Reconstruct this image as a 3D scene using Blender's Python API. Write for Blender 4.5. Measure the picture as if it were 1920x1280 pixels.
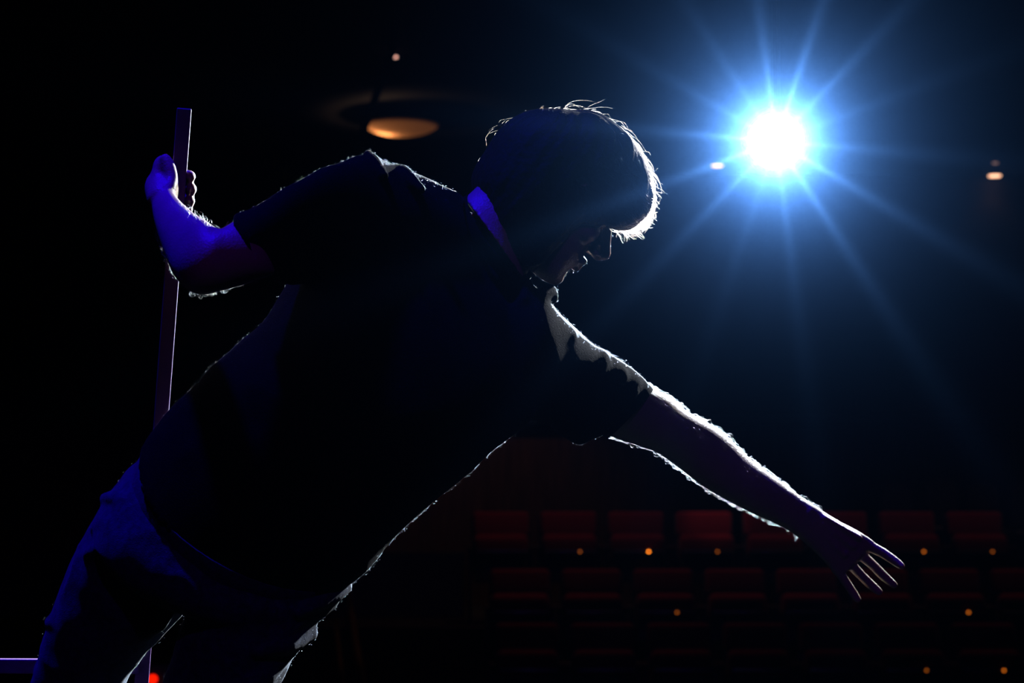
import bpy, bmesh, math, random
import numpy as np
from mathutils import Vector, Matrix, noise

random.seed(7)
RNG = np.random.default_rng(7)
S = bpy.context.scene
C = S.collection
for o in list(bpy.data.objects):
    bpy.data.objects.remove(o)

# ------------------------------------------------------------------ camera
CAM_Z, PITCH, LENS = 0.75, math.radians(5.0), 70.0
F = 1920 * LENS / 36.0
cd = bpy.data.cameras.new('camera'); cam = bpy.data.objects.new('camera', cd); C.objects.link(cam)
cam.location = (0, 0, CAM_Z); cam.rotation_euler = (math.pi / 2 + PITCH, 0, 0)
cd.lens = LENS; cd.sensor_width = 36.0; cd.clip_end = 100; cd.clip_start = 0.05
cd.dof.use_dof = True; cd.dof.focus_distance = 2.66; cd.dof.aperture_fstop = 7.0
S.camera = cam
RIGHT = np.array((1.0, 0, 0)); FWD = np.array((0, math.cos(PITCH), math.sin(PITCH))); UP = np.array((0, -math.sin(PITCH), math.cos(PITCH)))


def P(px, py, D):
    """a point of the place: seen at pixel (px, py), D metres along the lens axis"""
    return np.array((0, 0, CAM_Z)) + FWD * D + RIGHT * ((px - 960) / F * D) + UP * ((640 - py) / F * D)


# ------------------------------------------------------------------ world, exposure, lights
S.view_settings.view_transform = 'Standard'; S.view_settings.look = 'None'
S.view_settings.exposure = 0.0; S.view_settings.gamma = 1.0
try:
    S.view_settings.use_curve_mapping = False
except Exception:
    pass
S.cycles.max_bounces = 6; S.cycles.diffuse_bounces = 0; S.cycles.glossy_bounces = 2
S.cycles.transmission_bounces = 4; S.cycles.volume_bounces = 0; S.cycles.transparent_max_bounces = 8
S.cycles.sample_clamp_indirect = 4.0
S.cycles.use_denoising = True
HAZE = (((0.0, 0.20, 1.0), 1.3e-5, 0.95), ((0.26, 0.54, 1.0), 3.0e-5, 0.988))
w = bpy.data.worlds.new('dark_hall'); S.world = w; w.use_nodes = True
w.node_tree.nodes['Background'].inputs[0].default_value = (0, 0, 0, 1)
w.node_tree.nodes['Background'].inputs[1].default_value = 0.0


# thin stage haze filling the hall: droplets that scatter mostly forward, so a lamp turned this way wears a blue halo
nt = w.node_tree; acc = None
for colr, dens, g in HAZE:
    vs = nt.nodes.new('ShaderNodeVolumeScatter'); vs.inputs['Color'].default_value = (*colr, 1); vs.inputs['Density'].default_value = dens; vs.inputs['Anisotropy'].default_value = g
    if acc is None: acc = vs.outputs[0]
    else:
        ad = nt.nodes.new('ShaderNodeAddShader'); nt.links.new(acc, ad.inputs[0]); nt.links.new(vs.outputs[0], ad.inputs[1]); acc = ad.outputs[0]
nt.links.new(acc, nt.nodes['World Output'].inputs['Volume'])


def look(o, target):
    d = Vector(target) - o.location
    o.rotation_euler = d.to_track_quat('-Z', 'Y').to_euler()


def spot(name, loc, target, power, col, angle, blend=0.3, radius=0.05):
    l = bpy.data.lights.new(name, 'SPOT'); o = bpy.data.objects.new(name, l); C.objects.link(o)
    o.location = Vector(loc); look(o, target)
    l.energy = power; l.color = col; l.spot_size = math.radians(angle); l.spot_blend = blend; l.shadow_soft_size = radius
    return o


LAMP = P(1455, 265, 6.2)
BURST_TURN, BURST_AMT = -0.11, 1.15
BLUE_LAMP = np.array((-0.95, 2.42, 3.7))
key = spot('spotlight_beam', LAMP, (0, 0, CAM_Z), 5000, (0.66, 0.82, 1.0), 64, 0.5, 0.05)
# added narrow beam, its pattern made up to draw a lens starburst in haze
core = spot('spotlight_core_beam', LAMP, (0, 0, CAM_Z), 82000, (0.66, 0.82, 1.0), 5.2, 1.0, 0.002)
core.data.use_nodes = True; nt = core.data.node_tree; em = nt.nodes['Emission']
tc = nt.nodes.new('ShaderNodeTexCoord'); sx = nt.nodes.new('ShaderNodeSeparateXYZ'); nt.links.new(tc.outputs['Normal'], sx.inputs[0])


def mth(op, a, b=None):
    n = nt.nodes.new('ShaderNodeMath'); n.operation = op
    for i, v in enumerate((a, b)):
        if v is None: continue
        if isinstance(v, (int, float)): n.inputs[i].default_value = v
        else: nt.links.new(v, n.inputs[i])
    return n.outputs[0]


az = mth('ARCTAN2', sx.outputs[1], sx.outputs[0])
sp = mth('POWER', mth('ABSOLUTE', mth('COSINE', mth('MULTIPLY', mth('ADD', az, BURST_TURN), 7.0))), 22.0)
vary = mth('ADD', mth('MULTIPLY', mth('COSINE', mth('ADD', mth('MULTIPLY', az, 3.0), 0.8)), 0.4), 0.7)      # some starburst rays stronger than others
nt.links.new(mth('ADD', mth('MULTIPLY', mth('MULTIPLY', sp, vary), BURST_AMT), 1.0), em.inputs['Strength'])
blue = spot('blue_wash_beam', BLUE_LAMP, P(480, 560, 2.6), 330, (0.012, 0.0, 1.0), 50, 0.5, 0.08)
SIDE_LAMP = np.array((2.6, 6.6, 3.15))
sidelight = spot('side_light_beam', SIDE_LAMP, (0.1, 2.7, 1.0), 2100, (0.86, 0.92, 1.0), 40, 0.5, 0.06)
VIOLET_LAMP = np.array((0.9, -2.2, 3.6))
violet = spot('violet_wash_beam', VIOLET_LAMP, P(620, 560, 2.65), 32, (0.26, 0.02, 1.0), 50, 0.5, 0.08)

# ------------------------------------------------------------------ materials


def mat(name, col, rough=0.6, metal=0.0, noise_scale=0, noise_amt=0.15, bump=0.0, bump_scale=60, sheen=0.0, sheen_rough=0.3,
        sss=0.0, spec=0.5, emit=None, emit_strength=0, stretch=None):
    m = bpy.data.materials.new(name); m.use_nodes = True
    nt = m.node_tree; b = nt.nodes['Principled BSDF']
    b.inputs['Base Color'].default_value = (*col, 1); b.inputs['Roughness'].default_value = rough; b.inputs['Metallic'].default_value = metal
    b.inputs['Specular IOR Level'].default_value = spec
    tc = nt.nodes.new('ShaderNodeTexCoord'); mp = nt.nodes.new('ShaderNodeMapping')
    nt.links.new(tc.outputs['Object'], mp.inputs['Vector'])
    if stretch:
        mp.inputs['Scale'].default_value = stretch
    if noise_scale:
        n = nt.nodes.new('ShaderNodeTexNoise'); n.inputs['Scale'].default_value = noise_scale; n.inputs['Detail'].default_value = 5
        r = nt.nodes.new('ShaderNodeValToRGB')
        r.color_ramp.elements[0].position = 0.3; r.color_ramp.elements[1].position = 0.7
        r.color_ramp.elements[0].color = (*[c * (1 - noise_amt) for c in col], 1)
        r.color_ramp.elements[1].color = (*[min(1, c * (1 + noise_amt)) for c in col], 1)
        nt.links.new(mp.outputs[0], n.inputs['Vector']); nt.links.new(n.outputs['Fac'], r.inputs[0]); nt.links.new(r.outputs[0], b.inputs['Base Color'])
    if bump:
        n2 = nt.nodes.new('ShaderNodeTexNoise'); n2.inputs['Scale'].default_value = bump_scale; n2.inputs['Detail'].default_value = 4
        bp = nt.nodes.new('ShaderNodeBump'); bp.inputs['Strength'].default_value = bump; bp.inputs['Distance'].default_value = 0.004
        nt.links.new(mp.outputs[0], n2.inputs['Vector']); nt.links.new(n2.outputs['Fac'], bp.inputs['Height']); nt.links.new(bp.outputs[0], b.inputs['Normal'])
    if sheen:
        b.inputs['Sheen Weight'].default_value = sheen; b.inputs['Sheen Roughness'].default_value = sheen_rough
    if sss:
        b.inputs['Subsurface Weight'].default_value = sss; b.inputs['Subsurface Radius'].default_value = (1.0, 0.3, 0.15); b.inputs['Subsurface Scale'].default_value = 0.006
    if emit:
        m.cycles.emission_sampling = 'NONE'
        b.inputs['Emission Color'].default_value = (*emit, 1); b.inputs['Emission Strength'].default_value = emit_strength
    return m


M = {}
M['wall'] = mat('black_wall_paint', (0.010, 0.009, 0.011), 0.85, noise_scale=3, bump=0.2)
M['wood_wall'] = mat('brown_wood_panel', (0.16, 0.075, 0.035), 0.5, noise_scale=4, noise_amt=0.4, stretch=(6, 6, 0.5))
M['ceiling'] = mat('black_ceiling_paint', (0.006, 0.006, 0.008), 0.9, noise_scale=2)
M['drape'] = mat('black_velvet_drape', (0.0008, 0.0008, 0.001), 1.0, noise_scale=6, spec=0.0, stretch=(8, 8, 0.3), bump=0.5, bump_scale=4)
M['stage'] = mat('black_stage_boards', (0.003, 0.003, 0.0035), 0.9, spec=0.05, noise_scale=5, stretch=(1, 8, 1), bump=0.2)
M['carpet'] = mat('dark_carpet', (0.02, 0.014, 0.016), 0.95, noise_scale=40, bump=0.5, bump_scale=200)
M['skin'] = mat('skin', (0.62, 0.41, 0.32), 0.42, noise_scale=30, noise_amt=0.06, bump=0.25, bump_scale=350, sss=0.15, spec=0.4)
M['nail'] = mat('finger_nail', (0.72, 0.5, 0.44), 0.25, noise_scale=20, noise_amt=0.03)
M['shirt'] = mat('black_cotton', (0.004, 0.004, 0.0055), 0.85, noise_scale=60, bump=0.3, bump_scale=500, sheen=0.03, sheen_rough=0.3, spec=0.03)
M['jeans'] = mat('dark_denim', (0.055, 0.068, 0.11), 0.8, noise_scale=120, noise_amt=0.4, bump=0.4, bump_scale=600, sheen=0.2, sheen_rough=0.35, spec=0.1)
M['shoe'] = mat('black_shoe_leather', (0.01, 0.01, 0.011), 0.4, noise_scale=20)
M['sole'] = mat('white_rubber_sole', (0.4, 0.4, 0.4), 0.7, noise_scale=20)
M['hair_base'] = mat('hair_mass', (0.008, 0.005, 0.0035), 0.7, noise_scale=90, noise_amt=0.5, bump=0.6, bump_scale=120, spec=0.12)
M['pole'] = mat('painted_steel', (0.20, 0.05, 0.32), 0.7, metal=0.0, noise_scale=8, noise_amt=0.2, bump=0.1, bump_scale=150)
M['red'] = mat('red_plush', (0.30, 0.008, 0.02), 0.9, noise_scale=60, bump=0.4, bump_scale=400, sheen=0.3)
M['plastic'] = mat('black_plastic', (0.012, 0.012, 0.013), 0.5, noise_scale=30)
M['steel'] = mat('grey_steel_trim', (0.25, 0.25, 0.26), 0.4, metal=0.6, noise_scale=30)
M['armwood'] = mat('dark_arm_wood', (0.05, 0.025, 0.015), 0.5, noise_scale=12, noise_amt=0.4, stretch=(1, 6, 1))
M['brass'] = mat('brass_rail', (0.45, 0.24, 0.10), 0.35, metal=0.8, noise_scale=20)
M['fixture'] = mat('black_fixture_metal', (0.015, 0.015, 0.016), 0.4, metal=0.5, noise_scale=30)
M['amber'] = mat('amber_lens', (0.5, 0.2, 0.05), 0.4, noise_scale=10, emit=(1.0, 0.28, 0.03), emit_strength=6)  # emission stands in for a reflected glint, not a lamp
M['lens'] = mat('lit_lens', (0.9, 0.95, 1.0), 0.2, noise_scale=10, noise_amt=0.02, emit=(0.85, 0.93, 1.0), emit_strength=12)
M['blue_lens'] = mat('blue_lens', (0.05, 0.05, 0.9), 0.2, noise_scale=10, noise_amt=0.02, emit=(0.02, 0.0, 1.0), emit_strength=20)
M['warm_lens'] = mat('warm_diffuser', (0.9, 0.7, 0.5), 0.4, noise_scale=10, noise_amt=0.03, emit=(1.0, 0.50, 0.24), emit_strength=5)
M['dim_lens'] = mat('dim_warm_diffuser', (0.9, 0.7, 0.5), 0.4, noise_scale=10, noise_amt=0.03, emit=(1.0, 0.55, 0.40), emit_strength=0.25)
M['white'] = mat('white_enamel', (0.75, 0.68, 0.6), 0.5, noise_scale=10, noise_amt=0.04)
M['red_lens'] = mat('red_lens', (0.5, 0.02, 0.02), 0.3, noise_scale=10, emit=(1.0, 0.01, 0.0), emit_strength=1.2)


def add_hair_mat(name, col, rough=0.3):
    m = bpy.data.materials.new(name); m.use_nodes = True; nt = m.node_tree
    for n in list(nt.nodes):
        nt.nodes.remove(n)
    out = nt.nodes.new('ShaderNodeOutputMaterial'); h = nt.nodes.new('ShaderNodeBsdfHairPrincipled')
    h.parametrization = 'COLOR'; h.inputs['Color'].default_value = (*col, 1); h.inputs['Roughness'].default_value = rough
    h.inputs['Random Roughness'].default_value = 0.2
    nt.links.new(h.outputs[0], out.inputs['Surface'])
    return m


M['hair'] = add_hair_mat('brown_hair', (0.03, 0.017, 0.010), 0.35)
M['fuzz'] = add_hair_mat('fine_arm_hair', (0.35, 0.25, 0.18), 0.35)

# ------------------------------------------------------------------ mesh helpers


def link(o, parent=None):
    C.objects.link(o)
    if parent is not None:
        o.parent = parent
    return o


def mesh_obj(name, verts, faces, m, parent=None, smooth=True):
    me = bpy.data.meshes.new(name); me.from_pydata([tuple(map(float, v)) for v in verts], [], [tuple(f) for f in faces]); me.update()
    if m:
        me.materials.append(m)
    if smooth:
        me.polygons.foreach_set('use_smooth', [True] * len(me.polygons))
    return link(bpy.data.objects.new(name, me), parent)


def tag(o, label=None, cat=None, group=None, kind=None):
    if label: o['label'] = label
    if cat: o['category'] = cat
    if group: o['group'] = group
    if kind: o['kind'] = kind
    return o


def empty(name, loc, rz=0):
    o = bpy.data.objects.new(name, None); C.objects.link(o); o.location = loc; o.rotation_euler = (0, 0, rz); o.empty_display_size = 0.1
    return o


class MB:
    """collects shapes into one mesh"""
    def __init__(self): self.bm = bmesh.new()

    def box(self, c, s, bevel=0.0, rot=None, seg=2):
        t = bmesh.new(); bmesh.ops.create_cube(t, size=1.0)
        for v in t.verts: v.co = Vector((v.co.x * s[0], v.co.y * s[1], v.co.z * s[2]))
        if bevel: bmesh.ops.bevel(t, geom=list(t.edges), offset=bevel, segments=seg, profile=0.5, affect='EDGES')
        mx = Matrix.Translation(Vector(c)) @ (rot.to_4x4() if rot else Matrix())
        t.transform(mx); self._merge(t); return self

    def cyl(self, a, b, r, r2=None, n=24, caps=True):
        a = Vector(a); b = Vector(b); d = b - a
        t = bmesh.new(); bmesh.ops.create_cone(t, segments=n, radius1=r, radius2=r if r2 is None else r2, depth=d.length, cap_ends=caps)
        q = d.to_track_quat('Z', 'Y')
        t.transform(Matrix.Translation((a + b) / 2) @ q.to_matrix().to_4x4()); self._merge(t); return self

    def sphere(self, c, r, sc=(1, 1, 1), n=16):
        t = bmesh.new(); bmesh.ops.create_uvsphere(t, u_segments=n, v_segments=n // 2 + 2, radius=r)
        t.transform(Matrix.Translation(Vector(c)) @ Matrix.Diagonal((*sc, 1))); self._merge(t); return self

    def raw(self, vf):
        t = bmesh.new(); vs = [t.verts.new(tuple(map(float, v))) for v in vf[0]]
        for f in vf[1]:
            try: t.faces.new([vs[i] for i in f])
            except ValueError: pass
        self._merge(t); return self

    def _merge(self, t):
        me = bpy.data.meshes.new('tmp'); t.to_mesh(me); t.free(); self.bm.from_mesh(me); bpy.data.meshes.remove(me)

    def build(self, name, m, parent=None, smooth=True):
        bmesh.ops.recalc_face_normals(self.bm, faces=self.bm.faces)
        me = bpy.data.meshes.new(name); self.bm.to_mesh(me); self.bm.free()
        me.materials.append(m)
        if smooth:
            me.polygons.foreach_set('use_smooth', [True] * len(me.polygons))
            try: me.set_sharp_from_angle(angle=math.radians(38))
            except Exception: pass
        return link(bpy.data.objects.new(name, me), parent)


def catmull(K, n):
    """resample rows of K smoothly, n steps a span"""
    K = np.asarray(K, float); out = []
    for i in range(len(K) - 1):
        p0 = K[max(i - 1, 0)]; p1 = K[i]; p2 = K[i + 1]; p3 = K[min(i + 2, len(K) - 1)]
        for j in range(n):
            t = j / n
            out.append(0.5 * ((2 * p1) + (-p0 + p2) * t + (2 * p0 - 5 * p1 + 4 * p2 - p3) * t * t + (-p0 + 3 * p1 - 3 * p2 + p3) * t ** 3))
    out.append(K[-1]); return np.array(out)


def skin_loft(cs, as_, bs, seg=28, expo=2.0, cap=True, round_cap=0.0):
    """closed loft through ellipse sections: centre, half-width vector, half-depth vector"""
    V = []; Fc = []
    t = np.linspace(0, 2 * np.pi, seg, endpoint=False)
    ct, st = np.cos(t), np.sin(t)
    ct = np.sign(ct) * np.abs(ct) ** (2 / expo); st = np.sign(st) * np.abs(st) ** (2 / expo)
    for c, a, b in zip(cs, as_, bs):
        for x, y in zip(ct, st): V.append(c + a * x + b * y)
    n = len(cs)
    for i in range(n - 1):
        for j in range(seg):
            k = (j + 1) % seg
            Fc.append((i * seg + j, i * seg + k, (i + 1) * seg + k, (i + 1) * seg + j))
    V.append(cs[0] + (cs[0] - cs[1]) / (np.linalg.norm(cs[0] - cs[1]) + 1e-9) * round_cap); V.append(cs[-1] + (cs[-1] - cs[-2]) / (np.linalg.norm(cs[-1] - cs[-2]) + 1e-9) * round_cap)
    for j in range(seg):
        k = (j + 1) % seg
        Fc.append((len(V) - 2, k, j)); Fc.append((len(V) - 1, (n - 1) * seg + j, (n - 1) * seg + k))
    # outward orientation
    V = np.array(V)
    vol = 0
    for f in Fc:
        for q in range(1, len(f) - 1): vol += np.dot(V[f[0]], np.cross(V[f[q]], V[f[q + 1]]))
    if vol < 0: Fc = [tuple(reversed(f)) for f in Fc]
    return V, Fc


def sections(rows, scale=1.0, dscale=1.0, n=5, expo=2.0, tilt=None, seg=36, round_cap=0.0):
    """rows: (Lx, Ly, Rx, Ry, D, halfdepth[, sag]) ; sag moves the near side down the spine by that many metres"""
    cs, a_, b_ = [], [], []
    for i, r in enumerate(rows):
        D = r[4]; L = P(r[0], r[1], D); R = P(r[2], r[3], D); c = (L + R) / 2; a = (R - L) / 2 * scale
        b = FWD * r[5] * dscale
        if len(r) > 6 and r[6]:
            ax = np.cross(a, FWD); ax /= np.linalg.norm(ax)          # in the picture plane, along the limb
            b = b + ax * r[6]
        cs.append(c); a_.append(a); b_.append(b)
    return skin_loft(catmull(cs, n), catmull(a_, n), catmull(b_, n), seg, expo, round_cap=round_cap)


def tube(pts, rs, n=4, seg=16, flat=1.0, flatdir=None):
    """tapering tube through 3-D points, rounded ends"""
    pts = [np.asarray(p, float) for p in pts]
    Pp = catmull(pts, n); R = catmull(np.array(rs, float)[:, None], n)[:, 0]
    # rounded ends
    d0 = Pp[0] - Pp[1]; d0 /= np.linalg.norm(d0) + 1e-9; d1 = Pp[-1] - Pp[-2]; d1 /= np.linalg.norm(d1) + 1e-9
    pre = [(Pp[0] + d0 * R[0] * s, R[0] * math.sqrt(max(0, 1 - s * s))) for s in (0.95, 0.75, 0.4)]
    post = [(Pp[-1] + d1 * R[-1] * s, R[-1] * math.sqrt(max(0, 1 - s * s))) for s in (0.4, 0.75, 0.95)]
    Pp = np.array([q[0] for q in pre] + list(Pp) + [q[0] for q in post]); R = np.array([q[1] for q in pre] + list(R) + [q[1] for q in post])
    T = np.gradient(Pp, axis=0); T /= np.linalg.norm(T, axis=1)[:, None] + 1e-12
    ref = np.array((0.3, 0.5, 0.8)) if flatdir is None else np.asarray(flatdir, float)
    a_, b_ = [], []
    for i in range(len(Pp)):
        b = ref - T[i] * np.dot(ref, T[i]); b /= np.linalg.norm(b) + 1e-9
        a = np.cross(T[i], b)
        a_.append(a * R[i]); b_.append(b * R[i] * flat); ref = b if flatdir is None else ref
    return skin_loft(Pp, a_, b_, seg)


def ball(c, rx, ry=None, rz=None, axes=None, n=20):
    ry = rx if ry is None else ry; rz = rx if rz is None else rz
    A = np.eye(3) if axes is None else np.asarray(axes)
    V, Fc = [], []
    m = n // 2
    for i in range(m + 1):
        th = math.pi * i / m
        for j in range(n):
            ph = 2 * math.pi * j / n
            V.append(np.asarray(c) + A[0] * rx * math.sin(th) * math.cos(ph) + A[1] * ry * math.sin(th) * math.sin(ph) + A[2] * rz * math.cos(th))
    for i in range(m):
        for j in range(n):
            k = (j + 1) % n; Fc.append((i * n + j, i * n + k, (i + 1) * n + k, (i + 1) * n + j))
    V = np.array(V)
    vol = sum(np.dot(V[f[0]] - np.asarray(c), np.cross(V[f[1]] - np.asarray(c), V[f[2]] - np.asarray(c))) for f in Fc)
    if vol < 0: Fc = [tuple(reversed(f)) for f in Fc]
    return V, Fc


def fuse(name, parts, voxel, smooth, m, parent=None, factor=0.5):
    """grow one continuous surface over overlapping closed shapes"""
    V, Fc, k = [], [], 0
    for v, f in parts:
        V += [tuple(map(float, q)) for q in v]; Fc += [tuple(i + k for i in q) for q in f]; k += len(v)
    me = bpy.data.meshes.new(name + '_raw'); me.from_pydata(V, [], Fc); me.update()
    t = bmesh.new(); t.from_mesh(me); bmesh.ops.remove_doubles(t, verts=t.verts, dist=1e-6)
    bmesh.ops.triangulate(t, faces=t.faces); t.to_mesh(me); t.free()
    o = bpy.data.objects.new(name, me); C.objects.link(o)
    md = o.modifiers.new('grow', 'REMESH'); md.mode = 'VOXEL'; md.voxel_size = voxel; md.adaptivity = 0.0
    if smooth:
        sm = o.modifiers.new('soften', 'SMOOTH'); sm.factor = factor; sm.iterations = smooth
    dg = bpy.context.evaluated_depsgraph_get(); dg.update()
    new = bpy.data.meshes.new_from_object(o.evaluated_get(dg)); new.name = name
    o.modifiers.clear(); old = o.data; o.data = new; bpy.data.meshes.remove(old)
    new.materials.clear(); new.materials.append(m)
    new.polygons.foreach_set('use_smooth', [True] * len(new.polygons))
    if parent is not None: o.parent = parent
    return o


def coords(o):
    a = np.empty(len(o.data.vertices) * 3, np.float32); o.data.vertices.foreach_get('co', a); return a.reshape(-1, 3)


def normals(o):
    a = np.empty(len(o.data.vertices) * 3, np.float32); o.data.vertices.foreach_get('normal', a); return a.reshape(-1, 3)


def set_coords(o, a):
    o.data.vertices.foreach_set('co', np.ascontiguousarray(a, np.float32).ravel()); o.data.update()


def crumple(o, amp, size, stretch=(1, 1, 1), seed=0.0, ridged=True):
    v = coords(o); n = normals(o); d = np.empty(len(v), np.float32)
    for i, p in enumerate(v):
        q = Vector((p[0] / size * stretch[0] + seed, p[1] / size * stretch[1], p[2] / size * stretch[2]))
        x = noise.noise(q) + 0.5 * noise.noise(q * 2.1)
        d[i] = (1 - 2.2 * abs(x)) if ridged else x
    set_coords(o, v + n * (d * amp)[:, None])


# ------------------------------------------------------------------ the setting
def struct(name, mb, m, kind='structure'):
    o = mb.build(name, m, None, smooth=False); o['kind'] = kind; return o


ROOM_X, Y0, Y1, ZC = 7.0, -3.0, 18.6, 3.95
STAGE_EDGE = 5.2
struct('floor', MB().box((0, (Y0 + STAGE_EDGE) / 2, -0.6), (2 * ROOM_X, STAGE_EDGE - Y0, 1.2)), M['stage'])
fl = MB()
fl.box((0, (STAGE_EDGE + 13.0) / 2, -1.275), (2 * ROOM_X, 13.0 - STAGE_EDGE, 0.15))
ROWS = [(15.3, 960, 939, 8), (14.45, 1068, 975, 8), (13.6, 1170, 988, 7)]     # depth, top of the backs, first seat, how many
CHAIR_H, PITCH_X = 0.85, 0.5215
row_z = [P(960, yt, D)[2] - CHAIR_H for D, yt, _, _ in ROWS]
row_y = [P(960, yt, D)[1] for D, yt, _, _ in ROWS]
for z, y, d in zip(row_z, row_y, (4.2, 0.86, 0.86)):
    fl.box((0.0, y - 0.5 + d / 2, (z - 1.35) / 2), (2 * ROOM_X, d, z + 1.35))
struct('floor_auditorium', fl, M['carpet'])
struct('ceiling', MB().box((0, (Y0 + Y1) / 2, ZC + 0.1), (2 * ROOM_X + 0.4, Y1 - Y0 + 0.4, 0.2)), M['ceiling'])
struct('wall_left', MB().box((-ROOM_X - 0.1, (Y0 + Y1) / 2, 1.3), (0.2, Y1 - Y0, 5.3)), M['wall'])
struct('wall_right', MB().box((ROOM_X + 0.1, (Y0 + Y1) / 2, 1.3), (0.2, Y1 - Y0, 5.3)), M['wall'])
struct('wall_front', MB().box((0, Y0 - 0.1, 1.3), (2 * ROOM_X + 0.4, 0.2, 5.3)), M['drape'])
struct('wall_back', MB().box((0, Y1 + 0.1, 1.3), (2 * ROOM_X + 0.4, 0.2, 5.3)), M['wall'])
# timber dado behind the top row, with a dark rail along the wall above it
dz0, dz1 = row_z[0], P(960, 800, 18.5)[2]
struct('trim_1', MB().box((0, Y1 - 0.03, (dz0 + dz1) / 2), (2 * ROOM_X, 0.06, dz1 - dz0)), M['wood_wall'])
struct('trim_2', MB().box((0, Y1 - 0.06, P(960, 783, 18.4)[2]), (2 * ROOM_X, 0.12, 0.09), 0.01), M['plastic'])


# black parapet across the aisle end of the top row
pa = P(600, 1034, 16.2); pc_ = P(872, 1034, 16.2)
struct('wall_parapet', MB().box(((pa[0] - 3 + pc_[0]) / 2, pa[1], (pa[2] + row_z[0]) / 2), (pc_[0] - pa[0] + 3, 0.10, pa[2] - row_z[0]), 0.006), M['plastic'])


# ------------------------------------------------------------------ theatre seats (built once, then copied with their parts)
def make_seat():
    root = empty('theatre_seat', (0, 0, 0))
    tilt = Matrix.Rotation(math.radians(-9), 3, 'X')
    # backrest: padded slab with a rolled top
    b = MB(); b.box((0, 0.072, 0.755), (0.43, 0.075, 0.20), 0.032, tilt, 4); b.cyl((-0.185, 0.085, 0.815), (0.185, 0.085, 0.815), 0.036); b.sphere((-0.185, 0.085, 0.815), 0.036); b.sphere((0.185, 0.085, 0.815), 0.036)
    b.build('backrest', M['red'], root)
    b = MB(); b.box((0, 0.105, 0.60), (0.45, 0.02, 0.46), 0.008, tilt); b.build('back_shell', M['plastic'], root)
    # seat tipped up: cushion roll on top, underside pan facing the stage
    t2 = Matrix.Rotation(math.radians(-16), 3, 'X')
    c = MB(); c.box((0, -0.10, 0.60), (0.42, 0.13, 0.17), 0.05, None, 4); c.box((0, -0.05, 0.48), (0.41, 0.08, 0.26), 0.03, t2, 3)
    seat = c.build('seat', M['red'], root)
    p = MB(); p.box((0, -0.125, 0.43), (0.41, 0.03, 0.23), 0.012, t2); p.build('seat_pan', M['plastic'], seat)
    s = MB(); s.box((0.01, -0.17, 0.552), (0.40, 0.012, 0.022), 0.003); s.build('edge_trim', M['steel'], seat)
    lens = MB(); lens.cyl((0.08, -0.174, 0.552), (0.08, -0.182, 0.552), 0.008, 0.006, 16)  # glowing disc added to imitate a warm reflection on the seat edge
    lens.build('seat_glint', M['amber'], seat)
    for sx in (-1, 1):
        a = MB(); a.box((sx * 0.239, -0.02, 0.58), (0.040, 0.30, 0.03), 0.01, None, 3); a.build('armrest', M['armwood'], root)
    for sx in (-1, 1):
        l = MB(); l.box((sx * 0.239, 0.03, 0.285), (0.028, 0.12, 0.57), 0.006); l.box((sx * 0.239, 0.02, 0.01), (0.040, 0.26, 0.02), 0.004)
        l.build('stand', M['plastic'], root)
    return root


def copy_tree(o, parent=None):
    c = o.copy(); C.objects.link(c); c.parent = parent
    for ch in list(o.children): copy_tree(ch, c)
    return c


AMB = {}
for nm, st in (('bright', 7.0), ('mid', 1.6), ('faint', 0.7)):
    AMB[nm] = mat('amber_lens_' + nm, (0.5, 0.2, 0.05), 0.4, noise_scale=10, emit=(1.0, 0.22, 0.012), emit_strength=st)  # reflection strength put into the emission, varied from seat to seat
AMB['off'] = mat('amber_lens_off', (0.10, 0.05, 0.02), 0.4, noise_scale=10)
GLINT = {(0, 1): 'faint', (0, 2): 'bright', (0, 3): 'faint', (0, 6): 'mid', (0, 7): 'faint', (1, 2): 'faint', (1, 6): 'mid', (2, 6): 'mid', (2, 5): 'faint'}
proto = make_seat()
row_name = ['topmost row', 'middle row', 'lowest visible row']
ordn = ['first', 'second', 'third', 'fourth', 'fifth', 'sixth', 'seventh', 'eighth']
amb_mesh = {}
first = True
for r, (D, yt, x0, n) in enumerate(ROWS):
    for k in range(n):
        s = proto if first else copy_tree(proto); first = False
        s.location = (P(x0, yt, D)[0] + k * PITCH_X, row_y[r], row_z[r])
        state = GLINT.get((r, k), 'off')
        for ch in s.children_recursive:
            if ch.name.startswith('seat_glint'):
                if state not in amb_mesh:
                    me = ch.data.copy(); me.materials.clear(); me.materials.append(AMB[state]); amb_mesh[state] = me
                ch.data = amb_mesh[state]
        lit = {'bright': 'with brightest amber glint', 'mid': 'with amber glint', 'faint': 'with faint amber glint', 'off': 'without glint'}[state]
        tag(s, f'red theatre seat {lit}, {ordn[k]} from aisle in the {row_name[r]}', 'seat', 'red theatre seats in rows')

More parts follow.
